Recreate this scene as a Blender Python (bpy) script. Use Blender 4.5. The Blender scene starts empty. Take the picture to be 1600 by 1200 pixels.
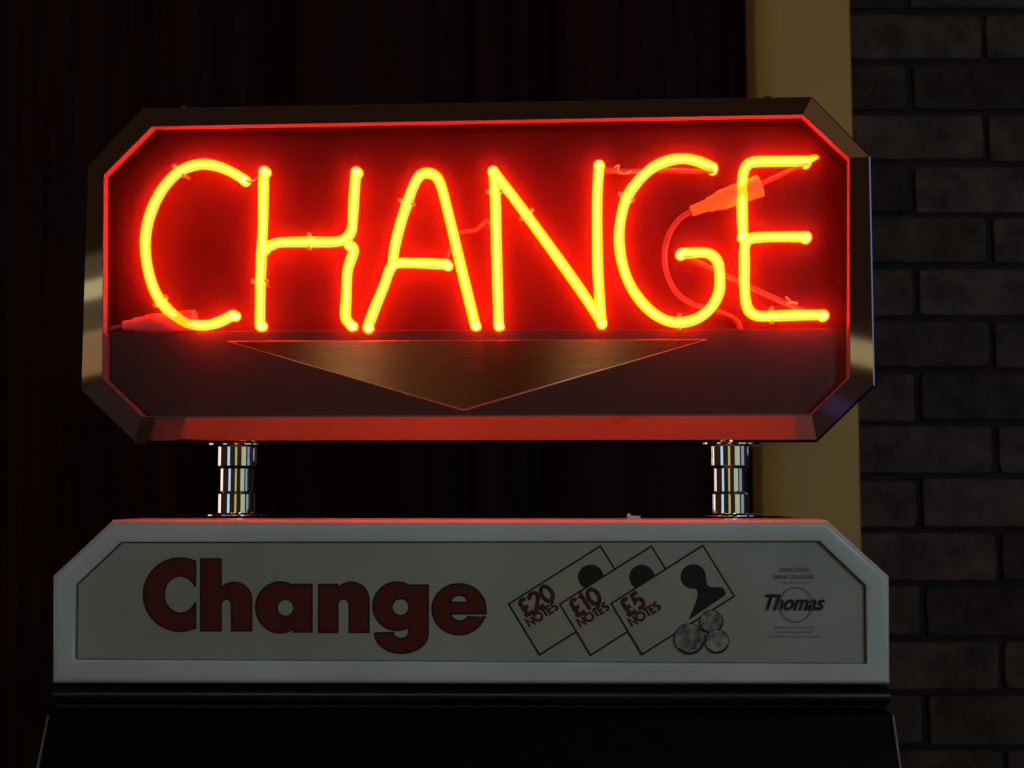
import bpy, bmesh, math, random
from mathutils import Vector, Matrix
random.seed(7)
PI = math.pi
S = bpy.context.scene
COL = S.collection

# ------------------------------------------------------------------ camera
FPX = 2087.0                      # focal length in pixels of a 1600 px wide picture
PITCH = math.atan(170 / FPX)
cd = bpy.data.cameras.new("camera")
cd.sensor_width = 36; cd.lens = 36 * FPX / 1600
cd.clip_start = 0.05; cd.clip_end = 50
cd.dof.use_dof = True; cd.dof.focus_distance = 0.99; cd.dof.aperture_fstop = 13
cam = bpy.data.objects.new("camera", cd); COL.objects.link(cam)
cam.location = (0, 0, 0); cam.rotation_euler = (PI / 2 + PITCH, 0, 0)
S.camera = cam

# ------------------------------------------------------------------ world, lamps, exposure
w = bpy.data.worlds.new("World"); S.world = w; w.use_nodes = True
bg = w.node_tree.nodes["Background"]
bg.inputs[0].default_value = (1.0, 0.46, 0.30, 1); bg.inputs[1].default_value = 0.028
S.view_settings.view_transform = 'Standard'; S.view_settings.look = 'None'
S.view_settings.exposure = 0; S.view_settings.gamma = 1
S.cycles.use_denoising = True
S.cycles.max_bounces = 8
S.cycles.sample_clamp_indirect = 6

def lamp(name, loc, aim, sx, sy, rad, col):
    """rectangular area lamp; rad = radiance"""
    l = bpy.data.lights.new(name, 'AREA'); l.shape = 'RECTANGLE'; l.size = sx; l.size_y = sy
    l.energy = rad * sx * sy * PI; l.color = col
    o = bpy.data.objects.new(name, l); COL.objects.link(o); o.location = loc
    o.rotation_euler = (Vector(aim) - Vector(loc)).to_track_quat('-Z', 'Y').to_euler()
    return o
# unseen lamps behind the camera, placed for header light and plate reflections
lamp("key_light_warm", (-0.66, -1.0, .42), (0, 1, 0), .11, .30, 8.5, (1, .82, .50))
lamp("key_light_soft", (-0.09, -1.0, .42), (0, 1, 0), .08, .30, 8, (1, .84, .50))
lamp("key_light_cool", (1.15, -0.9, .48), (0.3, 1, 0), .40, .30, 15.5, (.50, .82, 1))  # added key light for the header's bluish right side
lamp("key_light_dim", (-0.44, -1.0, .42), (0, 1, 0), .22, .26, .9, (1, .72, .42))  # added for the dim warm glow between the plate's bands
# lit arcade fronts at eye level, which the chrome mirrors; added bevel lights follow
lamp("room_light_pink", (-1.7, 1.12, 0.0), (-.2, 1, 0), .55, .22, 1.7, (1, .72, .66))
lamp("room_light_blue", (-1.45, -1.0, 0.0), (0, 1, 0), .55, .3, 1.2, (.42, .72, 1))
lamp("room_light_green", (.17, -1.3, 0.0), (0, 1, 0), .44, .3, .6, (.80, .82, .3))
lamp("room_light_pale", (1.55, -.35, 0.0), (0, 1, 0), 1.0, .3, .6, (.72, .85, .55))
lamp("room_light_sky", (1.62, .75, -.04), (0, 1, 0), .5, .28, .55, (.35, .62, 1))
lamp("bevel_fill_gold", (-1.45, 1.04, .318), (-.3, 1.02, .2), .40, .030, .8, (1, .92, .55))  # added strip for the gold band reflected in the left bevel
lamp("bevel_fill_amber", (-1.45, 1.04, .215), (-.3, 1.02, .2), .40, .07, .42, (1, .62, .34))  # added for the amber reflection low on the left bevel
lamp("bevel_fill_olive", (-1.46, 1.04, .31), (-.3, 1.02, .2), .40, .13, .12, (.9, .8, .45))  # added for the olive tone reflected around the gold band
lamp("bevel_fill_cream", (1.6, .60, .235), (.3, 1.0, .2), .36, .045, .6, (1, .85, .5))  # added strip giving the right bevel a pale gold patch
lamp("bevel_fill_violet", (1.06, 1.74, .36), (.3, 1.0, .25), .34, .60, .6, (.36, .46, 1))  # unseen panel added for the blue line on the frame's right edge
lamp("bevel_fill_brown", (.95, 1.0, 1.05), (.25, 1.0, .25), .7, .7, .12, (1, .58, .28))  # unseen fill added for the upper right chamfer, pillar and bricks
lamp("chamfer_fill_blue", (1.03, .74, -.508), (.25, 1.0, .06), .30, .030, .10, (.22, .22, 1))  # added strip for the blue band in the lower right chamfer
lamp("chamfer_fill_plum", (1.06, .73, -.53), (.25, 1.0, .06), .35, .30, .018, (.9, .35, .8))  # dim plum panel added for the same chamfer's reflection
lamp("chamfer_fill_dusk", (-1.17, .88, -.41), (-.3, 1.0, .06), .35, .30, .02, (.7, .5, .9))  # dim violet panel added for the lower left chamfer

# ------------------------------------------------------------------ picture plane helpers
cp, sp = math.cos(PITCH), math.sin(PITCH)
def ray(px, py):
    x, y, z = px - 800, FPX, -(py - 600)
    return Vector((x, y * cp - z * sp, y * sp + z * cp)).normalized()
class Frame:
    """a yawed upright plane: origin O, local x along it, y away from the camera, z up"""
    def __init__(s, dist, yaw_deg):
        a = math.radians(yaw_deg); s.rot = -a
        s.O = Vector((0, dist, 0)); s.X = Vector((math.cos(a), -math.sin(a), 0)); s.Y = Vector((math.sin(a), math.cos(a), 0))
    def u(s, px, py, dep=0.0):
        d = ray(px, py); P = s.O + s.Y * dep
        h = d * (P.dot(s.Y) / d.dot(s.Y)) - s.O
        return (h.dot(s.X), h.z)
HD = Frame(0.94, 1.0)     # printed header of the machine
SG = Frame(1.01, 3.9)     # neon sign box
WL = Frame(1.93, 0.0)     # brick wall

# ------------------------------------------------------------------ materials
def mat(name, base=(.5, .5, .5), rough=.5, metal=0, noise=0, nscale=20, bump=0, bscale=60, spec=.5, emis=None, aniso=0, coat=0, stain=None, trans=0, stretch=None):
    m = bpy.data.materials.new(name); m.use_nodes = True; nt = m.node_tree; b = nt.nodes["Principled BSDF"]
    L = nt.links
    b.inputs["Base Color"].default_value = (*base, 1); b.inputs["Roughness"].default_value = rough
    b.inputs["Metallic"].default_value = metal; b.inputs["Specular IOR Level"].default_value = spec
    b.inputs["Coat Weight"].default_value = coat; b.inputs["Transmission Weight"].default_value = trans
    tc = nt.nodes.new("ShaderNodeTexCoord"); src = tc.outputs["Object"]
    if stretch:
        mp = nt.nodes.new("ShaderNodeMapping"); mp.inputs["Scale"].default_value = stretch
        L.new(src, mp.inputs[0]); src = mp.outputs[0]
    if noise or stain:
        n = nt.nodes.new("ShaderNodeTexNoise"); n.inputs["Scale"].default_value = nscale; n.inputs["Detail"].default_value = 6
        L.new(src, n.inputs["Vector"])
        r = nt.nodes.new("ShaderNodeValToRGB"); e = r.color_ramp.elements
        e[0].position = .3; e[1].position = .7
        e[0].color = (*[c * (1 - noise) for c in base], 1) if not stain else (*stain, 1)
        e[1].color = (*[min(1, c * (1 + noise)) for c in base], 1)
        L.new(n.outputs[0], r.inputs[0]); L.new(r.outputs[0], b.inputs["Base Color"])
        rr = nt.nodes.new("ShaderNodeMapRange"); rr.inputs[3].default_value = max(0.02, rough - .07); rr.inputs[4].default_value = rough + .09
        L.new(n.outputs[0], rr.inputs[0]); L.new(rr.outputs[0], b.inputs["Roughness"])
    if bump:
        n2 = nt.nodes.new("ShaderNodeTexNoise"); n2.inputs["Scale"].default_value = bscale; n2.inputs["Detail"].default_value = 8
        L.new(src, n2.inputs["Vector"])
        bp = nt.nodes.new("ShaderNodeBump"); bp.inputs["Strength"].default_value = bump; bp.inputs["Distance"].default_value = .002
        L.new(n2.outputs[0], bp.inputs["Height"]); L.new(bp.outputs[0], b.inputs["Normal"])
    if aniso:
        b.inputs["Anisotropic"].default_value = aniso
        t = nt.nodes.new("ShaderNodeTangent"); t.direction_type = 'UV_MAP'; t.uv_map = "uv"
        L.new(t.outputs[0], b.inputs["Tangent"])
    if emis: b.inputs["Emission Color"].default_value = (*emis, 1); b.inputs["Emission Strength"].default_value = 1
    return m
def glow(name, e, clear=0.0):
    m = bpy.data.materials.new(name); m.use_nodes = True; nt = m.node_tree; nt.nodes.clear()
    out = nt.nodes.new("ShaderNodeOutputMaterial"); em = nt.nodes.new("ShaderNodeEmission")
    mx = max(e); em.inputs[0].default_value = (*[c / mx for c in e], 1); em.inputs[1].default_value = mx
    if clear:
        tr = nt.nodes.new("ShaderNodeBsdfTransparent"); tr.inputs[0].default_value = (clear, clear, clear, 1)
        ad = nt.nodes.new("ShaderNodeAddShader"); nt.links.new(tr.outputs[0], ad.inputs[0]); nt.links.new(em.outputs[0], ad.inputs[1])
        nt.links.new(ad.outputs[0], out.inputs[0])
    else: nt.links.new(em.outputs[0], out.inputs[0])
    return m
M = dict(
    chrome=mat("polished_chrome", (.75, .74, .72), .035, 1, bump=.03, bscale=25),
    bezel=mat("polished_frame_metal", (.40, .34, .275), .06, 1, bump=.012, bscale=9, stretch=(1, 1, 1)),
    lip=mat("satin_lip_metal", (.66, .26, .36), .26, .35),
    liner=mat("black_liner", (.0055, .003, .003), .5, noise=.4, nscale=30, spec=.15),
    backing=mat("dull_red_backing", (.042, .003, .005), .5, noise=.10, nscale=14, bump=.05, bscale=18, spec=.12),
    bead=mat("pale_bead", (.17, .16, .16), .38, .3),
    sheet=mat("maroon_sheet", (.03, .004, .006), .6, spec=.1),
    lower=mat("charcoal_panel", (.030, .024, .024), .42, noise=.10, nscale=60, spec=.25, bump=.03, bscale=300),
    brushed=mat("brushed_metal", (.175, .095, .052), .24, 1, noise=.07, nscale=30, aniso=.95, stretch=(1, 1, 60)),
    edge=mat("bright_edge_metal", (.95, .80, .5), .42, 1),
    shell=glow("neon_gas", (19.5, .60, 0.0), .55),
    core=glow("neon_gas_core", (19.5, .85, .40)),
    bend=glow("neon_gas_bend", (19.5, 1.1, 1.1)),
    clip=mat("glass_support", (.9, .85, .35), .25, 0, spec=.6),
    bootdim=mat("dimlit_boot", (.80, .22, .22), .45, noise=.08, nscale=60, spec=.2),  # same boot rubber, weaker neon light put into its pink colour
    boot=mat("silicone_boot", (.80, .60, .14), .45, noise=.08, nscale=60),
    wire=mat("red_cable", (.26, .09, .09), .35, 0),
    clear=mat("painted_glass", (.40, .12, .14), .12, 0, spec=.8),
    white=mat("aged_white_plastic", (.65, .675, .665), .30, stain=(.55, .57, .55), noise=.04, nscale=11, bump=.015, bscale=120),
    panel=mat("printed_panel", (.40, .385, .345), .45, stain=(.33, .315, .265), noise=.04, nscale=9, bump=.03, bscale=400, spec=.2),
    grime=mat("brown_grime", (.15, .13, .07), .8, noise=.4, nscale=300, spec=.1),
    gap_shade=mat("dark_gap", (.02, .018, .018), .7, noise=.3),
    red=mat("dark_red_print", (.12, .014, .012), .45, noise=.08, nscale=120, spec=.2),
    maroon=mat("maroon_print", (.085, .015, .013), .45, noise=.1, nscale=300, spec=.2),
    ink=mat("black_print", (.018, .015, .015), .45, noise=.1, nscale=200, spec=.2),
    grey=mat("grey_print", (.16, .16, .15), .45, noise=.3, nscale=900),
    greypr=mat("faded_print", (.10, .10, .10), .45, noise=.3, nscale=900),
    note=mat("beige_print", (.40, .37, .29), .45, stain=(.35, .32, .25), noise=.02, nscale=30, spec=.2),
    coin=mat("coin_print", (.34, .33, .28), .45, stain=(.03, .028, .025), noise=.1, nscale=190),
    black=mat("black_machine_paint", (.0022, .002, .002), .45, noise=.2, nscale=90, bump=.05, bscale=500, spec=.08),
    mould=mat("black_moulding", (.007, .007, .008), .3, noise=.2, nscale=50),
    trim=mat("steel_trim", (.75, .85, .9), .38, 1, noise=.1, nscale=80),
    curtain=mat("dark_curtain", (.034, .012, .011), .6, noise=.35, nscale=6, stretch=(9, 9, .5), spec=.06, bump=.2, bscale=120),
    pillar=mat("ochre_paint", (.78, .45, .115), .6, noise=.05, nscale=9, bump=.12, bscale=90),
    mortar=mat("dark_mortar", (.022, .018, .017), .9, noise=.3, nscale=60, bump=.6, bscale=200),
)
for k_ in ("boot", "bootdim"):
    b_ = M[k_].node_tree.nodes["Principled BSDF"]
    b_.inputs["Subsurface Weight"].default_value = 1; b_.inputs["Subsurface Radius"].default_value = (1, .6, .25); b_.inputs["Subsurface Scale"].default_value = .009
# brick material with a tone of its own for every brick, plus scuffs
def brickmat():
    m = mat("brown_brick", (.10, .072, .064), .8, bump=1.0, bscale=150, spec=.15); nt = m.node_tree; b = nt.nodes["Principled BSDF"]
    at = nt.nodes.new("ShaderNodeAttribute"); at.attribute_name = "tone"
    n = nt.nodes.new("ShaderNodeTexNoise"); n.inputs["Scale"].default_value = 24; n.inputs["Detail"].default_value = 9; n.inputs["Roughness"].default_value = .68
    tc = nt.nodes.new("ShaderNodeTexCoord"); nt.links.new(tc.outputs["Object"], n.inputs["Vector"])
    r = nt.nodes.new("ShaderNodeValToRGB"); e = r.color_ramp.elements; e[0].position = .32; e[1].position = .72
    e[0].color = (.050, .030, .025, 1); e[1].color = (.150, .098, .082, 1)
    nt.links.new(n.outputs[0], r.inputs[0])
    mx = nt.nodes.new("ShaderNodeMixRGB"); mx.blend_type = 'MULTIPLY'; mx.inputs[0].default_value = 1
    nt.links.new(r.outputs[0], mx.inputs[1]); nt.links.new(at.outputs["Color"], mx.inputs[2]); nt.links.new(mx.outputs[0], b.inputs["Base Color"])
    return m
M['brick'] = brickmat()

# ------------------------------------------------------------------ object helpers
def empty(name, loc, rz, label, cat, group=None):
    o = bpy.data.objects.new(name, None); COL.objects.link(o); o.location = loc; o.rotation_euler = (0, 0, rz)
    o.empty_display_size = .05; tag(o, label, cat, group); return o
def tag(o, label=None, cat=None, group=None, kind=None):
    for k, v in (("label", label), ("category", cat), ("group", group), ("kind", kind)):
        if v: o[k] = v
    return o
def mesh(name, bm, m, parent=None, smooth=False, offset=None, angle=None):
    bmesh.ops.remove_doubles(bm, verts=bm.verts, dist=1e-7)
    bmesh.ops.recalc_face_normals(bm, faces=bm.faces)
    me = bpy.data.meshes.new(name); bm.to_mesh(me); bm.free()
    for k in (m if isinstance(m, list) else [m]): me.materials.append(k)
    if smooth:
        for p in me.polygons: p.use_smooth = True
        if angle: me.set_sharp_from_angle(angle=math.radians(angle))
    o = bpy.data.objects.new(name, me); COL.objects.link(o)
    if parent:
        o.parent = parent
        if offset is not None: o.location = offset
    return o
def loft(bm, rings, close_rings=False, cap=None, mi=0):
    """rings: lists of (x,y,z), all the same length, closed polygons"""
    vs = [[bm.verts.new(p) for p in r] for r in rings]; n = len(rings[0])
    pairs = list(zip(vs, vs[1:])) + ([(vs[-1], vs[0])] if close_rings else [])
    for a, b in pairs:
        for i in range(n):
            f = bm.faces.new((a[i], a[(i + 1) % n], b[(i + 1) % n], b[i])); f.material_index = mi
    if cap in ('end', 'both'): bm.faces.new(vs[-1])
    if cap in ('start', 'both'): bm.faces.new(list(reversed(vs[0])))
    return vs
def inset(poly, d):
    """mitre offset of a 2D polygon; d>0 moves inwards"""
    n = len(poly); out = []
    A = sum(poly[i][0] * poly[(i + 1) % n][1] - poly[(i + 1) % n][0] * poly[i][1] for i in range(n))
    sg = 1 if A > 0 else -1
    for i in range(n):
        p0, p1, p2 = Vector(poly[i - 1]), Vector(poly[i]), Vector(poly[(i + 1) % n])
        e1 = (p1 - p0).normalized(); e2 = (p2 - p1).normalized()
        n1 = Vector((-e1.y, e1.x)) * sg; n2 = Vector((-e2.y, e2.x)) * sg
        b = (n1 + n2); k = max(.35, b.dot(n1)); out.append(tuple(p1 + b * (d / k)))
    return out
def r3(poly, y): return [(x, y, z) for x, z in poly]
def smooth_path(pts, n=8):
    """Catmull-Rom through 3D points"""
    P = [Vector(p) for p in pts]
    if len(P) < 3: return [P[0].lerp(P[1], i / n) for i in range(n + 1)]
    E = [P[0] * 2 - P[1]] + P + [P[-1] * 2 - P[-2]]; out = []
    for i in range(1, len(E) - 2):
        a, b, c, d = E[i - 1:i + 3]
        for k in range(n):
            t = k / n
            out.append(.5 * ((2 * b) + (c - a) * t + (2 * a - 5 * b + 4 * c - d) * t * t + (3 * b - a - 3 * c + d) * t ** 3))
    out.append(P[-1]); return out
def tube(bm, path, rad, seg=12, mi=0, caps=True, mis=None, capk=.55):
    """rad: number or list per point; parallel transport frames"""
    P = [Vector(p) for p in path]; n = len(P)
    R = rad if isinstance(rad, (list, tuple)) else [rad] * n
    T = [(P[min(i + 1, n - 1)] - P[max(i - 1, 0)]).normalized() for i in range(n)]
    up = Vector((0, 0, 1)) if abs(T[0].z) < .9 else Vector((1, 0, 0))
    N = (up - T[0] * up.dot(T[0])).normalized(); rings = []
    for i in range(n):
        N = (N - T[i] * N.dot(T[i])).normalized(); B = T[i].cross(N)
        rings.append([bm.verts.new(P[i] + (N * math.cos(2 * PI * k / seg) + B * math.sin(2 * PI * k / seg)) * R[i]) for k in range(seg)])
    for i in range(n - 1):
        for k in range(seg):
            f = bm.faces.new((rings[i][k], rings[i][(k + 1) % seg], rings[i + 1][(k + 1) % seg], rings[i + 1][k]))
            f.material_index = mis[i] if mis else mi
    if caps:
        for r, t, p, q in ((rings[0], -T[0], P[0], R[0]), (rings[-1], T[-1], P[-1], R[-1])):
            c = bm.verts.new(p + t * q * capk)
            for k in range(seg):
                f = bm.faces.new((r[k], r[(k + 1) % seg], c)); f.material_index = (mis[0] if mis else mi)
def lathe(bm, prof, seg=48, cx=0, cy=0):
    loft(bm, [[(cx + r * math.cos(2 * PI * k / seg), cy + r * math.sin(2 * PI * k / seg), z) for k in range(seg)] for r, z in prof], cap='both')
def box(bm, a, b):
    (x0, y0, z0), (x1, y1, z1) = a, b
    v = [bm.verts.new(p) for p in ((x0, y0, z0), (x1, y0, z0), (x1, y1, z0), (x0, y1, z0), (x0, y0, z1), (x1, y0, z1), (x1, y1, z1), (x0, y1, z1))]
    for f in ((0, 1, 2, 3), (4, 5, 6, 7), (0, 1, 5, 4), (1, 2, 6, 5), (2, 3, 7, 6), (3, 0, 4, 7)): bm.faces.new([v[i] for i in f])
    return v

# ================================================================== BACKGROUND: brick wall, pillar, curtain
def wx(px, py, y): d = ray(px, py); return d.x * y / d.y
def wz(px, py, y): d = ray(px, py); return d.z * y / d.y
YW = 1.93
z_top = wz(1450, 17, YW); z_bot = wz(1450, 1168, YW); course = (z_top - z_bot) / 14
xj = wx(1539, 95, YW); blen = (wx(1539, 95, YW) - wx(1423, 140, YW)) * 2
XP1 = wx(1329, 20, 1.89); XP0 = wx(1166, 20, 1.962)
bm = bmesh.new(); tl = bm.loops.layers.color.new("tone")
J = .0090
for r in range(-6, 26):
    zt = z_top - (r) * course
    odd = r % 2
    for c in range(-5, 12):
        x1 = xj + c * blen - (blen / 2 if odd else 0) - J / 2; x0 = x1 - blen + J
        if x1 < XP1 - .25 or x0 > XP1 + 2.0: continue
        x0 = max(x0, XP1 - .06)
        if x1 - x0 < .02: continue
        rr = random.Random(r * 91 + c)
        jx0, jx1, jz0, jz1, jy = [rr.uniform(-.0016, .0016) for _ in range(5)]
        a = Vector((x0 + jx0, 0, zt - course + J / 2 + jz0)); b = Vector((x1 + jx1, 0, zt - J / 2 + jz1))
        yf = YW + jy
        # worn, slightly wavy outline
        ring = []
        nx, nz = 14, 4
        for k in range(nx): ring.append((a.x + (b.x - a.x) * k / nx, a.z))
        for k in range(nz): ring.append((b.x, a.z + (b.z - a.z) * k / nz))
        for k in range(nx): ring.append((b.x - (b.x - a.x) * k / nx, b.z))
        for k in range(nz): ring.append((a.x, b.z - (b.z - a.z) * k / nz))
        ring = [(x + rr.uniform(-.0009, .0009), z + rr.uniform(-.0009, .0009)) for x, z in ring]
        for ci in (0, nx, nx + nz, 2 * nx + nz):      # knocked-off corners
            cxm, czm = (a.x + b.x) / 2, (a.z + b.z) / 2; q = rr.uniform(.0004, .0018) 
            x, z = ring[ci]; ring[ci] = (x + (q if x < cxm else -q), z + (q if z < czm else -q))
        def sc(e):
            cx_, cz_ = (a.x + b.x) / 2, (a.z + b.z) / 2
            fx = 1 - 2 * e / (b.x - a.x); fz = 1 - 2 * e / (b.z - a.z)
            return [(cx_ + (x - cx_) * fx, cz_ + (z - cz_) * fz) for x, z in ring]
        vs = loft(bm, [r3(ring, yf + .03), r3(ring, yf + .0035), r3(sc(.0008), yf + .0008), r3(sc(.0020), yf)], cap='end')
        t = rr.uniform(.72, 1.3); col = (t * rr.uniform(.95, 1.06), t, t * rr.uniform(.93, 1.05), 1)
        for ring_v in vs:
            for v in ring_v:
                for l in v.link_loops: l[tl] = col
tone_bm = bm
wall = mesh("brick_wall", bm, [M['brick']], smooth=False)
tag(wall, "dark brown brick wall in running bond at the right behind the sign", "wall")
bm = bmesh.new(); box(bm, (XP1 - .06, YW + .009, z_bot - .5), (XP1 + 2.05, YW + .12, z_top + .45))
mesh("mortar", bm, M['mortar'], wall)

bm = bmesh.new()
prof = [(XP0, 2.04), (XP0, 1.905), (XP0 + .004, 1.897), (XP0 + .030, 1.8905), (XP0 + .034, 1.89), (XP1 - .004, 1.89), (XP1, 1.894), (XP1, 2.04)]
loft(bm, [[(x, y, z_bot - .5) for x, y in prof], [(x, y, z_top + .45) for x, y in prof]], cap='both')
pl = mesh("pillar", bm, M['pillar'], smooth=True, angle=50)
tag(pl, "ochre painted pillar between the dark curtain and the brick wall", "pillar")

bm = bmesh.new(); rows = []
nx = 1200; x_a, x_b = -3.0, XP0 - .002
ph = []; acc = 0
for i in range(nx + 1):
    acc += .05 + .035 * math.sin(i * .043) + .02 * math.sin(i * .017 + 2) ; ph.append(acc)
cols = []
for j, z in enumerate([z_bot - .5 + k * (z_top - z_bot + .95) / 10 for k in range(11)]):
    row = []
    for i in range(nx + 1):
        x = x_a + (x_b - x_a) * i / nx
        d = math.sin(ph[i] * 1.5 + .05 * j); d = (abs(d) ** .7) * (1 if d > 0 else -1)
        row.append(bm.verts.new((x, 1.985 + .027 * d + .009 * math.sin(x * 31 + 1 + .1 * j), z)))
    cols.append(row)
for a, b in zip(cols, cols[1:]):
    for i in range(nx): bm.faces.new((a[i], a[i + 1], b[i + 1], b[i]))
cu = mesh("curtain", bm, M['curtain'], smooth=True)
tag(cu, "almost black maroon curtain hanging in vertical folds behind the sign", "curtain")

# ================================================================== CHANGE MACHINE (body + printed header)
U = HD.u
z_head_top = U(740, 814)[1]; z_head_bot = U(740, 1068)[1]
mroot = empty("change_machine", HD.O + Vector((0, 0, z_head_bot - .75)), HD.rot,
              "black change machine with a white printed header reading Change", "change machine")
moff = Vector((0, 0, -(z_head_bot - .75)))
def mpart(name, bm, m, parent=None, **k):
    p = parent or mroot
    return mesh(name, bm, m, p, offset=(moff if p is mroot else Vector((0, 0, 0))), **k)
HO = [U(80, 1068.5), U(80.5, 900), U(174, 812.5), U(1293, 812.5), U(1391, 901), U(1392, 1070)]
HI = [U(115.5, 1031), U(117, 914), U(188, 847), U(1281, 845.5), U(1354, 915), U(1355.5, 1038)]
bm = bmesh.new(); rings = []
rings.append(r3(inset(HI, 0), .006)); rings.append(r3(HI, .001)); rings.append(r3(inset(HI, -.0006), .0003)); rings.append(r3(inset(HI, -.0014), 0))
R = .0046
for k in range(7):
    t = k / 6 * PI / 2; rings.append(r3(inset(HO, R * (1 - math.sin(t))), R * (1 - math.cos(t))))
rings.append(r3(HO, .068)); rings.append(r3(inset(HO, .004), .068)); 
loft(bm, rings, cap='end')
hf = mpart("header_frame", bm, M['white'], smooth=True, angle=30)
bm = bmesh.new()
loft(bm, [r3(inset(HO, .0005), .0682), r3(inset(HO, .0005), .212), r3(inset(HO, .003), .2145)], cap='both')
mpart("header_case", bm, M['black'])
bm = bmesh.new()
f = r3(inset(HI, -.001), .0048)
bm.faces.new([bm.verts.new(p) for p in f]); g = r3(inset(HI, -.001), .0068); loft(bm, [f, g], cap='end')
hp = mpart("header_panel", bm, M['panel'])
bm = bmesh.new()
a, b = inset(HI, .00005), inset(HI, .0008)
va = [bm.verts.new((x, .0044, z)) for x, z in a]; vb = [bm.verts.new((x, .0044, z)) for x, z in b]
for i in (0, 1, 2, 3, 4): bm.faces.new((va[i], va[(i + 1) % 6], vb[(i + 1) % 6], vb[i]))
mpart("gap_shade", bm, M['gap_shade'], hp)  # dark strip drawn along the panel edge for the shaded gap
bm = bmesh.new()                                   # grime gathered along the panel's lower edge
rr = random.Random(5); xa, xb = HI[0][0] + .0012, HI[5][0] - .0012; prev = None
for k in range(181):
    t = k / 180; x = xa + (xb - xa) * t; z = HI[0][1] + (HI[5][1] - HI[0][1]) * t
    hgt = .0003 + .0004 * (.5 + .5 * math.sin(k * .31)) * rr.random() 
    c_ = (bm.verts.new((x, .00455, z)), bm.verts.new((x, .00455, z + hgt)))
    if prev: bm.faces.new((prev[0], c_[0], c_[1], prev[1]))
    prev = c_
mpart("grime", bm, M['grime'], hp)

# ---- print on the header panel: closed outlines filled, with a stroked contour
ZP = [.0044]
def nextlayer(): ZP[0] -= .00002; return ZP[0]
def arc(cx, cy, rx, ry, a0, a1, n=26):
    """angles in degrees, picture sense: 0 right, 90 DOWN"""
    return [(cx + rx * math.cos(math.radians(a0 + (a1 - a0) * i / n)), cy + ry * math.sin(math.radians(a0 + (a1 - a0) * i / n))) for i in range(n + 1)]
def to_loc(pts, tf): return [U(*tf(x, y), .0044) for x, y in pts]
def fill(bm, outlines, y):
    """outlines: closed loops in local coordinates, first the outer one, then holes"""
    c = bpy.data.curves.new("tmp", 'CURVE'); c.dimensions = '2D'; c.fill_mode = 'BOTH'
    for loop in outlines:
        s = c.splines.new('POLY'); s.points.add(len(loop) - 1); s.use_cyclic_u = True
        for p, (x, z) in zip(s.points, loop): p.co = (x * 100, z * 100, 0, 1)
    o = bpy.data.objects.new("tmp", c); COL.objects.link(o)
    me = bpy.data.meshes.new_from_object(o)
    vs = [bm.verts.new((v.co.x / 100, y, v.co.y / 100)) for v in me.vertices]
    for p in me.polygons:
        try: bm.faces.new([vs[i] for i in p.vertices])
        except ValueError: pass
    bpy.data.objects.remove(o); bpy.data.curves.remove(c); bpy.data.meshes.remove(me)
def stroke(bm, pts, wd, y, closed=False):
    """flat ribbon along a 2D local path"""
    P = [Vector(p) for p in pts]
    Q = [P[0]]
    for p in P[1:]:
        if (p - Q[-1]).length > 1e-6: Q.append(p)
    if closed and (Q[0] - Q[-1]).length < 1e-6: Q.pop()
    n = len(Q); L, Rr = [], []
    for i in range(n):
        a = Q[i - 1] if (i or closed) else None; b = Q[(i + 1) % n] if (i < n - 1 or closed) else None
        e1 = (Q[i] - a).normalized() if a is not None else None; e2 = (b - Q[i]).normalized() if b is not None else None
        e1 = e1 or e2; e2 = e2 or e1
        n1, n2 = Vector((-e1.y, e1.x)), Vector((-e2.y, e2.x)); m_ = n1 + n2
        if m_.length < .1: m_ = n1 * 2
        m_ = m_.normalized(); k = 1 / max(.45, m_.dot(n1))
        L.append(bm.verts.new((Q[i].x + m_.x * wd / 2 * k, y, Q[i].y + m_.y * wd / 2 * k)))
        Rr.append(bm.verts.new((Q[i].x - m_.x * wd / 2 * k, y, Q[i].y - m_.y * wd / 2 * k)))
    for i in range(n if closed else n - 1):
        j = (i + 1) % n
        bm.faces.new((L[i], L[j], Rr[j], Rr[i]))
MM = .94 / FPX            # metres per picture pixel on the header
tfC = lambda x, y: (200 + x / 2.7586, 850 + y / 2.7586)
G = {}
G['C'] = [arc(225, 218, 157, 157, 294.5, 65.5 , 60) + arc(228, 218, 70, 81, 32, 328, 50)]
G['C'] = [[(290, 75)] + arc(225, 218, 157, 157, 294, 66, 70)[1:-1] + [(290, 362), (290, 258)] + arc(226, 218, 71, 81, 32, 328, 50) + [(290, 178)]]
G['h'] = [[(315, 65), (400, 65), (400, 192)] + arc(458, 240, 74, 74, 225, 360, 24) + [(532, 373), (448, 373), (448, 272)] + arc(424, 266, 24, 30, 0, -180, 16) + [(400, 373), (315, 373)]]
G['a'] = [[(792, 175), (792, 378), (715, 378)] + arc(656, 273, 104, 109, 55, 305, 60) + [(715, 175)], arc(679, 275, 38, 38, 0, 360, 36)[:-1]]
G['n'] = [[(823, 175), (903, 175), (903, 192)] + arc(962, 243, 76, 78, 222, 360, 24) + [(1038, 380), (955, 380), (955, 274)] + arc(929, 266, 26, 31, 0, -180, 16) + [(903, 380), (823, 380)]]
G['g'] = [[(1293, 178)] + arc(1179, 385, 114, 85, 0, 180, 40) + [(1143, 382)] + arc(1177, 384, 34, 24, 180, 0, 18) + [(1211, 362)] + arc(1160, 268, 103, 103, 62, 300, 60) + [(1211, 178)], arc(1175, 272, 38, 38, 0, 360, 36)[:-1]]
G['e'] = [arc(1427, 281, 115, 109, 17, 350, 80) + [(1543, 300), (1393, 300)] + arc(1430, 301, 38, 31, 180, 25, 18) + [(1538, 313)], [(1391, 252)] + arc(1428, 251, 37, 31, 180, 360, 18) + [(1465, 252)]]
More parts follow.
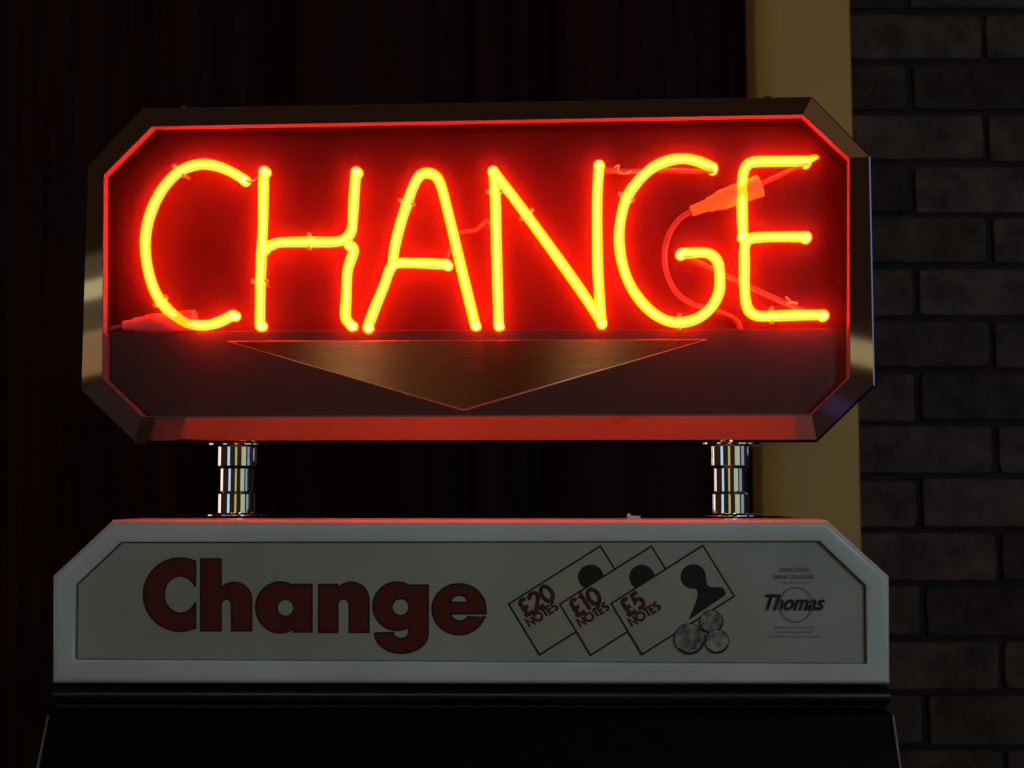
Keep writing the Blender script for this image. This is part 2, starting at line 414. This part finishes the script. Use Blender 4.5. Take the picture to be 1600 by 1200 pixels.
# letters joined as one printed word, every letter filled once and outlined in black
yf_, ys_ = nextlayer(), nextlayer()
bmF, bmS = bmesh.new(), bmesh.new()
for k, loops in G.items():
    loc = [to_loc(l, tfC) for l in loops]
    fill(bmF, loc, yf_)
    for l in loc: stroke(bmS, l, 3.2 * MM, ys_, True)
lt = mpart("lettering", bmF, M['red'], hp); lt["label"] = "large dark red word Change"
mpart("letter_outline", bmS, M['ink'], hp)

# ---- banknotes with £20 £10 £5 NOTES, silhouettes
tfN = lambda x, y: (780 + x / 4, 830 + y / 4)
ANG = math.atan2(90 - 452, 1272 - 700)
def glyph(ch):
    """stroke skeletons in a unit box, x right, y DOWN, height 1; returns (strokes, advance)"""
    a = lambda cx, cy, rx, ry, s, e, n=20: arc(cx, cy, rx, ry, s, e, n)
    if ch == '£': return [a(.36, .24, .2, .2, 330, 180, 16) + [(.16, .24), (.22, .5), (.2, .78), (.06, .96)], [(.04, .95), (.2, .9), (.4, .97), (.6, .9)], [(.04, .52), (.48, .52)]], .68
    if ch == '2': return [a(.3, .27, .24, .24, 180, 365, 16) + [(.5, .42), (.06, .95), (.58, .95)]], .68
    if ch == '0': return [a(.34, .5, .28, .45, 0, 360, 30)], .78
    if ch == '1': return [[(.04, .18), (.2, .05), (.2, 1)]], .40
    if ch == '5': return [[(.52, .06), (.18, .06), (.13, .45)] + a(.26, .67, .26, .27, 250, 490, 20)], .66
    if ch == 'N': return [[(.07, 1), (.07, .03), (.62, .97), (.62, 0)]], .78
    if ch == 'O': return [a(.45, .5, .4, .45, 0, 360, 30)], .98
    if ch == 'T': return [[(.0, .06), (.5, .06)], [(.25, .06), (.25, 1)]], .54
    if ch == 'E': return [[(.45, .06), (.07, .06), (.07, .94), (.45, .94)], [(.07, .5), (.42, .5)]], .54
    if ch == 'S': return [a(.25, .27, .19, .21, 320, 90, 16) + a(.25, .72, .2, .23, 270, 500, 16)], .52
def word(bm, txt, x0, y0, h, ang, wd, tf, xs=1.0):
    """x0,y0 = top left in crop units; each stroke on a hair-thin layer of its own"""
    x = 0; c, s = math.cos(ang), math.sin(ang)
    for ch in txt:
        st, adv = glyph(ch)
        for pl_ in st:
            pts = [(x0 + (x + px_ * h * xs) * c - (py_ * h) * s, y0 + (x + px_ * h * xs) * s + (py_ * h) * c) for px_, py_ in pl_]
            stroke(bm, to_loc(pts, tf), wd, nextlayer())
        x += adv * h * xs
def silhouette(off, clip=None): pass
quad3 = [(1272, 90), (1468, 405), (892, 770), (700, 452)]
notes = [(-640, 3, "£20", "twenty pound"), (-321, 4, "£10", "ten pound"), (0, 0, "£5", "five pound")]
nU = (Vector((1272, 90)) - Vector((700, 452))).normalized(); nV = Vector((-nU.y, nU.x))
for dx, dy, txt, nm in notes:
    q = [(x + dx, y + dy) for x, y in quad3]
    bm = bmesh.new(); fill(bm, [to_loc(q, tfN)], nextlayer())
    nt_ = mpart("printed_note", bm, M['note'], hp); nt_["label"] = "printed %s note" % nm
    # head and shoulders; the next note overlaps the lower part
    bm = bmesh.new()
    hx, hy = 1212 + dx, 283 + dy
    fill(bm, [to_loc(arc(hx, hy, 80, 78, 0, 360, 40)[:-1], tfN)], nextlayer())
    body = [(1222, 352), (1296, 300), (1296, 330), (1312, 345), (1340, 349), (1385, 349), (1402, 358), (1415, 385), (1412, 400), (1188, 552), (1190, 535), (1225, 450), (1240, 400), (1236, 370)]
    if dx == 0:
        fill(bm, [to_loc([(x + dx, y + dy) for x, y in body], tfN)], nextlayer())
    mpart("portrait_silhouette", bm, M['ink'], hp)
    bm = bmesh.new(); stroke(bm, to_loc(q, tfN), 2.8 * MM, nextlayer(), True)
    mpart("note_border", bm, M['ink'], hp)
    bm = bmesh.new()
    p0 = Vector((700 + dx, 452 + dy)) + nU * 42 + nV * 18
    word(bm, txt, p0.x, p0.y, 110, ANG, 6.6 * MM, tfN, 1.03 if txt != "£5" else 1.0)
    p1 = Vector((700 + dx, 452 + dy)) + nU * 32 + nV * 138
    word(bm, "NOTES", p1.x, p1.y, 54, ANG, 3.8 * MM, tfN, 1.20)
    mpart("note_text", bm, M['maroon'], hp)
# the silhouettes of the covered notes are covered by the next note because each note lies on a higher layer
# ---- three printed coins
for cx_, cy_, r_ in ((1325, 565, 72), (1188, 672, 96), (1360, 688, 74)):
    bm = bmesh.new(); y_ = nextlayer()
    rr = random.Random(cx_)
    pts = [(cx_ + r_ * math.cos(t) * (1 + rr.uniform(-.015, .015)), cy_ + r_ * math.sin(t) * (1 + rr.uniform(-.015, .015))) for t in [2 * PI * k / 30 for k in range(30)]]
    fill(bm, [to_loc(pts, tfN)], y_)
    c_ = mpart("printed_coin", bm, M['coin'], hp)
    bm = bmesh.new(); y_ = nextlayer()
    stroke(bm, to_loc(pts, tfN), 1.2 * MM, y_, True)
    stroke(bm, to_loc(arc(cx_, cy_, r_ * .93, r_ * .93, 15, 140, 20), tfN), 2.6 * MM, nextlayer())
    mpart("coin_edge", bm, M['ink'], hp)
# ---- small print and round logo (built-in font, flattened to mesh)
def text_mesh(name, txt, px, py, width_px, m, h_ratio=None, shear=0, weight=0, parent=None):
    c = bpy.data.curves.new("tmp", 'FONT'); c.body = txt; c.align_x = 'CENTER'; c.align_y = 'CENTER'; c.shear = shear; c.offset = weight; c.resolution_u = 3
    o = bpy.data.objects.new("tmp", c); COL.objects.link(o); me = bpy.data.meshes.new_from_object(o)
    xs = [v.co.x for v in me.vertices]; ys = [v.co.y for v in me.vertices]
    wd = max(xs) - min(xs); hg = max(ys) - min(ys); x_m = (max(xs) + min(xs)) / 2; y_m = (max(ys) + min(ys)) / 2
    k = width_px * MM / wd; kz = k if not h_ratio else h_ratio * MM / hg
    cx_, cz_ = U(px, py, .0044); y = nextlayer()
    for v in me.vertices: v.co = (cx_ + (v.co.x - x_m) * k, y, cz_ + (v.co.y - y_m) * kz)
    bpy.data.objects.remove(o); bpy.data.curves.remove(c)
    me.name = name; me.materials.clear(); me.materials.append(m)
    o = bpy.data.objects.new(name, me); COL.objects.link(o); o.parent = parent or hp
    return o
text_mesh("small_print", "EXECUTIVE", 1241.5, 890, 44, M['greypr'], 6, 0, .01)
text_mesh("small_print", "BANK CHANGER", 1241.5, 901, 62, M['greypr'], 6, 0, .015)
text_mesh("small_print", "MANUFACTURED BY", 1241.5, 910.5, 43, M['grey'], 3)
text_mesh("logo_text", "Thomas", 1242, 941, 92, M['ink'], 25, .38, .022)
text_mesh("small_print", "THOMAS AUTOMATICS CO LTD", 1241.5, 980, 62, M['grey'], 4.2)
text_mesh("small_print", "AUTOMATIC HOUSE NEWPORT", 1242, 987.5, 58, M['grey'], 3.8)
text_mesh("small_print", "TELEPHONE AND SERVICE ENQUIRIES", 1242, 994.5, 78, M['grey'], 4)
bm = bmesh.new(); stroke(bm, [U(x, y, .0044) for x, y in arc(1243.5, 944.5, 25.5, 27, 0, 360, 60)][:-1], 1.5 * MM, nextlayer(), True)
mpart("logo_ring", bm, M['greypr'], hp)

# ---- moulding and body below the header
xl, _ = U(84, 1072, .012); xr, _ = U(1389, 1072, .012)
zt = z_head_bot + .0004
bm = bmesh.new()
# convex moulding profile (y depth, z), swept along the width
mp_ = [(.018, zt), (.018, zt - .004), (.011, zt - .0055), (.0085, zt - .009), (.009, zt - .0135), (.0125, zt - .0165), (.019, zt - .018), (.019, zt - .022), (.2, zt - .022), (.2, zt)]
loft(bm, [[(xl, y, z) for y, z in mp_], [(xr, y, z) for y, z in mp_]], cap='both')
mpart("moulding", bm, M['mould'], smooth=True, angle=45)
def Ub(px, py, d): x, z = U(px, py, d); return (x, d, z)
tl_, tr_ = Ub(76, 1112, 0.0), Ub(1394, 1112, 0.0)
bl_, br_ = Ub(58, 1204, -.018), Ub(1407, 1204, -.018)
def ext(a, b, k): return tuple(a[i] + (b[i] - a[i]) * k for i in range(3))
bl2, br2 = ext(tl_, bl_, 3.2), ext(tr_, br_, 3.2)
zlow = z_head_bot - .75
bm = bmesh.new()
q = lambda p, y=None, z=None: (p[0], p[1] if y is None else y, p[2] if z is None else z)
L_ = [tl_, bl2, q(bl2, z=zlow), q(bl2, .25, zlow), q(tl_, .25)]
R_ = [tr_, br2, q(br2, z=zlow), q(br2, .25, zlow), q(tr_, .25)]
loft(bm, [L_, R_], cap='both')
bd = mpart("body", bm, M['black'])
bv = bd.modifiers.new("bevel", 'BEVEL'); bv.width = .0025; bv.segments = 3; bv.limit_method = 'ANGLE'
for p, s_ in ((tl_, -1), (tr_, 1)):
    e_ = bl2 if s_ < 0 else br2
    bm = bmesh.new()
    tube(bm, [(p[0] + s_ * .0004, p[1] + .0012, p[2] - .003), (e_[0] + s_ * .0004, e_[1] + .0012, e_[2])], .0011, 10)
    mpart("edge_trim", bm, M['trim'], smooth=True)

# ================================================================== NEON SIGN
V = SG.u
post_px = [(369, 1137)]
zs_base = U(740, 812)[1]                       # header top height
sroot = empty("neon_sign", SG.O + Vector((0, 0, zs_base)), SG.rot,
              "eight-sided chrome framed box with red neon CHANGE letters on two posts above the printed header", "neon sign")
soff = Vector((0, 0, -zs_base))
def spart(name, bm, m, parent=None, **k):
    p = parent or sroot
    return mesh(name, bm, m, p, offset=(soff if p is sroot else Vector((0, 0, 0))), **k)
SI = [V(222, 652), V(160, 592), V(161.5, 273), V(237, 197), V(1255, 178.5), V(1328, 247), V(1328, 590), V(1268, 648)]
OD = .014
SO = [V(209, 692.5, OD), V(125, 611, OD), V(135, 259, OD), V(221, 168.5, OD), V(1269, 150, OD), V(1361, 244, OD), V(1368, 603, OD), V(1277, 691, OD)]
bm = bmesh.new()
rings = [r3(SI, .009), r3(SI, .0006), r3(inset(SI, -.0003), .0002), r3(inset(SI, -.0008), .0005)]
WB = .0019                                          # steeper outer band of the moulding
rings += [r3(inset(SO, WB + .0003), OD - WB), r3(inset(SO, WB), OD - WB + .0002), r3(inset(SO, .0004), OD + .0008), r3(SO, OD + .0018)]
rings += [r3(SO, .088), r3(inset(SO, .004), .09), r3(inset(SI, -.003), .09), r3(inset(SI, -.003), .009)]
loft(bm, rings, close_rings=True)
# faces of the first band (inside wall) and the rest share the frame metal
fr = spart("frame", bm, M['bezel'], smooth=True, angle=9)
bm = bmesh.new()
zsplit = V(165, 520, 0)[1]
li = [inset(SI, .0006), inset(SI, .0001)]
def window_part(poly):
    """the run of the octagon above the lower panel: from the left wall over the top to the right wall"""
    a, b = poly[1], poly[2]; t = (zsplit - a[1]) / (b[1] - a[1]); P0 = (a[0] + (b[0] - a[0]) * t, zsplit)
    a, b = poly[6], poly[5]; t = (zsplit - a[1]) / (b[1] - a[1]); P1 = (a[0] + (b[0] - a[0]) * t, zsplit)
    return [P0, poly[2], poly[3], poly[4], poly[5], P1]
b0, b1 = [[(p[0], p[1]) for p in [(window_part(L)[5]), L[6], L[7], L[0], L[1], window_part(L)[0]]] for L in li]
w0, w1 = window_part(li[0]), window_part(li[1])
sec = [[(w0[i][0], .0001, w0[i][1]), (w0[i][0], .0088, w0[i][1]), (w1[i][0], .0088, w1[i][1]), (w1[i][0], .0001, w1[i][1])] for i in range(6)]
loft(bm, sec, cap='both')
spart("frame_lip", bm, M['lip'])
bm = bmesh.new()
loft(bm, [[(b0[i][0], .0001, b0[i][1]), (b0[i][0], .0140, b0[i][1]), (b1[i][0], .0140, b1[i][1]), (b1[i][0], .0001, b1[i][1])] for i in range(6)], cap='both')
spart("lower_bead", bm, M['bead'])
BK = .042; TRAY = .0315
bm = bmesh.new()
loft(bm, [r3(inset(SI, .0002), .0092), r3(inset(SI, .0002), BK + .004), r3(inset(SI, -.0015), BK + .004), r3(inset(SI, -.0015), .0092)], close_rings=True)
spart("side_liner", bm, M['liner'])
bm = bmesh.new(); loft(bm, [r3(inset(SI, .0004), TRAY), r3(inset(SI, .0004), TRAY + .002)], cap='both')
spart("backing_panel", bm, M['backing'])
bm = bmesh.new(); loft(bm, [r3(inset(SO, .003), .0902), r3(inset(SO, .003), .092)], cap='both')
spart("back_cover", bm, M['liner'])
# lower charcoal panel, in front of the tube ends' boots
PD = .0145
sii = inset(SI, .0007)
def clip_top(poly, zcut_l, zcut_r, xl_, xr_):
    out = []; n = len(poly)
    zc = lambda x: zcut_l + (zcut_r - zcut_l) * (x - xl_) / (xr_ - xl_)
    for i in range(n):
        a, b = poly[i], poly[(i + 1) % n]; ia, ib = a[1] <= zc(a[0]), b[1] <= zc(b[0])
        if ia: out.append(a)
        if ia != ib:
            t = (zc(a[0]) - a[1]) / ((b[1] - a[1]) or 1e-9); out.append((a[0] + (b[0] - a[0]) * t, a[1] + (b[1] - a[1]) * t))
    return out
zl_, zr_ = V(165, 518, PD), V(1325, 513, PD)
lp = clip_top(sii, zl_[1], zr_[1], zl_[0], zr_[0])
bm = bmesh.new()
loft(bm, [r3(inset(lp, .0006), PD), r3(lp, PD + .0006), r3(lp, PD + .003)], cap='both')
low = spart("lower_panel", bm, M['lower'])
# brushed arrow plate on it
tri = [V(356, 533, PD - .002), V(724, 641, PD - .002), V(1103, 530.5, PD - .002)]
bm = bmesh.new(); uv = bm.loops.layers.uv.new("uv")
f = bm.faces.new([bm.verts.new((x, PD - .0016, z)) for x, z in inset(tri, .0006)])
for l in f.loops: l[uv].uv = (l.vert.co.z, l.vert.co.x)
tp = spart("arrow_plate", bm, M['brushed'], smooth=False)
if tp.data.polygons[0].normal.y > 0: tp.data.flip_normals()
bm = bmesh.new()
loft(bm, [r3(inset(tri, .0006), PD - .0016), r3(inset(tri, -.0006), PD - .00148), r3(inset(tri, -.0008), PD - .0002)])
spart("plate_edge", bm, M['edge'], tp, smooth=True)

# ---- clear cover added just ahead of the tubes; its scatter imitates camera bloom
cm = bpy.data.materials.new("bloom_acrylic"); cm.use_nodes = True; nt = cm.node_tree; nt.nodes.clear()
o_ = nt.nodes.new("ShaderNodeOutputMaterial"); t_ = nt.nodes.new("ShaderNodeBsdfTransparent"); d_ = nt.nodes.new("ShaderNodeBsdfTranslucent"); d_.inputs[0].default_value = (1, .40, .75, 1)
n_ = nt.nodes.new("ShaderNodeTexNoise"); n_.inputs["Scale"].default_value = 45; n_.inputs["Detail"].default_value = 7
m_ = nt.nodes.new("ShaderNodeMapRange"); m_.inputs[1].default_value = .25; m_.inputs[2].default_value = .75; m_.inputs[3].default_value = .036; m_.inputs[4].default_value = .054
x_ = nt.nodes.new("ShaderNodeMixShader"); tc_ = nt.nodes.new("ShaderNodeTexCoord")
nt.links.new(tc_.outputs["Object"], n_.inputs["Vector"]); nt.links.new(n_.outputs[0], m_.inputs[0]); nt.links.new(m_.outputs[0], x_.inputs[0])
nt.links.new(t_.outputs[0], x_.inputs[1]); nt.links.new(d_.outputs[0], x_.inputs[2]); nt.links.new(x_.outputs[0], o_.inputs[0])
bm = bmesh.new(); bm.faces.new([bm.verts.new(p) for p in r3(inset(SI, .0007), .0012)])
spart("bloom_cover", bm, cm)

# ---- neon letters: traced centre lines, px on the tube plane
TD = .0085
TR = .0041
LET = {
 'C': [[(378, 278.5), (361, 268.5), (340, 260), (317, 256.5), (295, 261), (275, 272), (255, 294), (240, 321), (230, 352), (227, 385), (231, 420), (241, 453), (255, 476), (275, 495), (295, 505), (317, 508.5), (340, 504), (362, 493.5)]],
 'H': [[(412, 269), (411.5, 300), (411, 345), (408.5, 400), (407, 440), (406, 506)],
       [(413, 387, .0045), (424, 383, .003), (437, 379, 0), (475, 378), (520, 378), (538, 374), (548, 363), (551, 345), (553, 310), (556, 270)],
       [(546, 383, .006), (551, 386, .002), (552.5, 393), (547, 409), (542.5, 428), (541, 465), (540, 495), (547, 506.5)]],
 'A': [[(575, 510), (587, 478), (601, 444), (607, 426), (614, 414), (624, 411), (655, 411), (696, 413)],
       [(614, 408, .007), (615, 398, .002), (617, 385), (625, 352), (637, 315), (647, 289), (656, 275), (667, 270.5), (680, 275), (689, 290), (700, 332), (712, 382), (725, 437), (742, 506)]],
 'N': [[(779, 506), (777.5, 450), (775.5, 380), (774, 310), (771, 269)],
       [(771.5, 269, -.0018), (795, 299, -.0018), (822, 335), (880, 415), (915, 465), (939, 502)],
       [(936, 260), (933.5, 300), (933, 360), (934, 420), (937, 470), (939.5, 501)]],
 'G': [[(1112, 261), (1090, 252), (1068, 248), (1045, 251), (1020, 262), (996, 284), (978, 312), (969.5, 345), (967.5, 378), (973, 415), (987, 450), (1010, 480), (1036, 498.5), (1062, 504), (1090, 497), (1112, 479), (1123.5, 455), (1124.5, 430), (1122, 411), (1112, 398.5), (1096, 394.5), (1067, 396)]],
 'E': [[(1258, 252), (1215, 252), (1184, 252.5), (1170, 256), (1162.5, 267), (1160, 285), (1159.5, 310), (1160, 345), (1161, 366)],
       [(1258, 370), (1215, 370), (1184, 371), (1170, 374.5), (1163.5, 386), (1163, 410), (1163, 440), (1165, 470), (1171, 486), (1184, 493.5), (1205, 494), (1240, 492.5), (1285, 492)]],
}
NAMES = {'C': "curved glowing neon letter C", 'H': "glowing neon letter H", 'A': "round topped glowing neon letter A", 'N': "glowing neon letter N", 'G': "curved glowing neon letter G", 'E': "glowing neon letter E"}
def sp3(p, dep=TD):
    e = p[2] if len(p) > 2 else 0
    x, z = V(p[0], p[1], dep + e); return Vector((x, dep + e, z))
def bends(path, n=6, r=.0036, deep=.0045):
    """turn both ends back towards the backing panel"""
    def tail(p, q):
        d = (p - q).normalized(); out = []
        for k in range(1, n + 1):
            t = k / n * PI / 2
            out.append(p + d * (r * .35 * math.sin(t)) + Vector((0, r * (1 - math.cos(t)), 0)))
        out.append(out[-1] + Vector((0, deep, 0))); return out
    a = tail(path[0], path[1]); b = tail(path[-1], path[-2])
    return list(reversed(a)) + path + b, len(a), len(b)
letters = {}
for ch, strokes in LET.items():
    bmS_, bmC = bmesh.new(), bmesh.new()
    for st in strokes:
        pth = smooth_path([sp3(p) for p in st], 6)
        # hand-bent glass is never quite even
        full, na, nb = bends(pth)
        rr = random.Random(len(full) * 3 + ord(ch))
        f1, f2 = rr.uniform(0, 6), rr.uniform(.2, .5)
        rad = [TR * (1 + .03 * math.sin(i * f2 + f1)) * (1.03 if i < na or i >= len(full) - nb else 1) for i in range(len(full))]
        tube(bmS_, full, rad, 32)
        mis = [1 if (i < na or i >= len(full) - nb - 1) else 0 for i in range(len(full) - 1)]
        tube(bmC, full, [TR * (.46 if 1 <= k < len(full) - 1 else .40) * (1.35 if (k < na or k >= len(full) - nb) else 1) for k in range(len(full))], 16, mis=mis)
    o = spart("neon_letter", bmS_, M['shell'], smooth=True); o["label"] = NAMES[ch]
    spart("gas_core", bmC, [M['core'], M['bend']], o, smooth=True)
    letters[ch] = o
bm = bmesh.new()                                     # drawn-out glass tip where the tube was sealed
tube(bm, smooth_path([sp3((1262, 251)), sp3((1269, 247.5)), sp3((1275, 246)), sp3((1279, 246))], 5), [.0030, .0029, .0028, .0027, .0026, .0025, .0024, .0023, .0022, .0020, .0018, .0016, .0014, .0011, .0008, .0005], 16)
spart("sealed_tip", bm, M['shell'], letters['E'], smooth=True)
# ---- glass supports gripping the tubes
def support(ch, px, py, ang):
    """two prongs across the tube at the given direction (deg, across), and a stem to the backing"""
    c = sp3((px, py)); a = math.radians(ang); d = Vector((math.cos(a), 0, -math.sin(a)))
    bm = bmesh.new(); rr = TR + .0009
    pts = [c + d * rr * 1.12 * math.cos(t) + Vector((0, math.sin(t) * rr, 0)) for t in [(-.62 + (PI + 1.24) * k / 18) for k in range(19)]]
    tube(bm, pts, .0012, 8)
    for s in (-1, 1):
        e = c + d * rr * 1.12 * s * .9 + Vector((0, -.0022, 0))
        tube(bm, [e, e + d * s * .0011 + Vector((0, -.0004, 0))], .0017, 8)
    tube(bm, [c + Vector((0, rr, 0)), c + Vector((0, rr + .008, 0)), Vector((c.x, TRAY, c.z))], .0016, 8)
    spart("tube_support", bm, M['clip'], letters[ch], smooth=True)
for a_ in (('C', 281, 268, 45), ('C', 252, 471, 140), ('H', 484, 378, 90), ('A', 636, 317, 18), ('N', 823, 336, 140), ('G', 979, 309, 28), ('G', 1061, 504, 90), ('E', 1205, 494, 90), ('N', 773.5, 300, 0), ('H', 407, 440, 0)):
    support(*a_)

# ---- electrode boots, cable, painted-out connecting glass
def boot(p0, p1, d0, d1, prof, label, m='boot'):
    a, b = sp3(p0, d0), sp3(p1, d1); path = []; rad = []
    for t, r in prof: path.append(a.lerp(b, t)); rad.append(r)
    bm = bmesh.new(); tube(bm, path, rad, 36, caps=True, capk=.06)
    o = spart("electrode_boot", bm, M[m], smooth=True, angle=40); o["label"] = label
boot((1080, 330), (1188, 290), .0142, .0142, [(0, .0036), (.01, .0041), (.24, .0047), (.245, .0056), (.26, .0058), (.36, .0064), (.40, .0072), (.44, .0079), (.60, .0080), (.61, .0083), (.64, .0083), (.65, .0080), (.90, .0083), (.94, .0086), (.985, .0088), (1, .0084)], "orange lit rubber boot behind letter E")
boot((193, 509), (305, 500), .0142, .0142, [(0, .0036), (.02, .0040), (.14, .0044), (.15, .0055), (.30, .0062), (.34, .0074), (.97, .0082), (1, .0080)], "pink lit rubber boot behind letter C", "bootdim")
def line(name, pts, r, m, dep, label=None):
    bm = bmesh.new(); tube(bm, smooth_path([sp3(p, dep) for p in pts], 8), r, 12)
    o = spart(name, bm, m, smooth=True)
    if label: o["label"] = label
    return o
line("cable", [(1082, 329), (1062, 342), (1046, 366), (1038.5, 398), (1043, 430), (1058, 458), (1082, 475), (1110, 483), (1150, 500, .008), (1160, 530, .012)], .0021, M['wire'], .016)
line("cable", [(196, 508), (180, 512), (166, 517), (150, 530, .004)], .0016, M['wire'], .016)
line("connecting_tube", [(936, 263, -.004), (945, 266), (985, 268), (1040, 266), (1090, 268), (1114, 266, -.006)], .0022, M['clear'], .0145)
line("connecting_tube", [(1066, 397, -.004), (1090, 409), (1150, 439), (1210, 466), (1262, 488), (1284, 492, -.006)], .0022, M['clear'], .0145)
line("connecting_tube", [(1184, 290), (1212, 277), (1240, 264), (1262, 254, -.006)], .0020, M['clear'], .0145)
line("connecting_tube", [(697, 404, -.004), (715, 366.5), (742, 360), (768, 355), (778, 500, -.004)], .0016, M['clear'], .013)
line("tie_wire", [(385, 282), (388, 283.5), (392, 284), (400, 279), (410, 272)], .0007, M['clip'], .006)
line("tie_wire", [(1228, 464), (1234, 470), (1231, 474), (1238, 472), (1246, 474)], .0008, M['clip'], .012)
line("tie_wire", [(960, 262), (967, 258), (966, 268), (978, 271), (986, 267)], .0007, M['clip'], .012)

# ---- chrome posts between header and sign, on the header's top
HT = z_head_top
zsb_l = SO[0][1]; zsb_r = SO[7][1]
DPOST = .045
def post(px, first):
    x, _ = V(px, 750, DPOST)
    b = zs_base; t = (zsb_l + (zsb_r - zsb_l) * (x - SO[0][0]) / (SO[7][0] - SO[0][0]))
    H = t - b
    rt, rm, rb = .0168, .0142, .0160
    prof = []
    def sec(r, z0, z1):
        e = .0012; prof.extend([(r - e, z0), (r - e * .3, z0 + e * .35), (r, z0 + e), (r, z1 - e), (r - e * .3, z1 - e * .35), (r - e, z1)])
    sec(rb, .002, H * .33); sec(rm, H * .33 + .0001, H * .68); sec(rt, H * .68 + .0001, H - .001)
    bm = bmesh.new(); lathe(bm, [(r, z) for r, z in prof], 64, x, DPOST)
    o = mesh("post", bm, M['chrome'], sroot, smooth=True, angle=16)
    for z0, sg in ((0.0002, 1), (H + .0006, -1)):
        bm = bmesh.new()
        pr = [(.0245, 0), (.0252, .0007), (.0252, .0014), (.0240, .0023), (.0215, .0028), (.0175, .0030)]
        pr = [(r, z0 + sg * z) for r, z in pr]
        lathe(bm, pr, 64, x, DPOST)
        mesh("flange", bm, M['chrome'], o, smooth=True, angle=30)
post(369, True); post(1137, False)
# tiny screws on the sign's top edge
for px, py in ((294, 166), (1197, 151)):
    x, z = V(px, py, .03); bm = bmesh.new()
    k = (x - SO[3][0]) / (SO[4][0] - SO[3][0]); zt_ = SO[3][1] + (SO[4][1] - SO[3][1]) * k
    lathe(bm, [(.0032, zt_), (.0032, zt_ + .0012), (.0022, zt_ + .0022), (.0008, zt_ + .0026)], 20, x, .020)
    spart("screw", bm, M['chrome'], smooth=True, angle=40)

# ---- scrap of white plastic left on the header's top
x, z = U(990, 806, .02)
bm = bmesh.new()
pr = [(-.0046, .0002), (-.0046, .0044), (-.0028, .0050), (-.0018, .0034), (.0010, .0034), (.0022, .0030), (.0046, .0032), (.0046, .0002)]
loft(bm, [[(a, -.0035, b) for a, b in pr], [(a, .0035, b) for a, b in pr]], cap='both')
sc_ = mesh("plastic_scrap", bm, M['white']); wloc = HD.O + HD.X * x + HD.Y * .02
sc_.location = (wloc.x, wloc.y, HT); sc_.rotation_euler = (0, 0, HD.rot)
tag(sc_, "small pale plastic scrap lying on the white header under the sign, between the posts", "scrap")
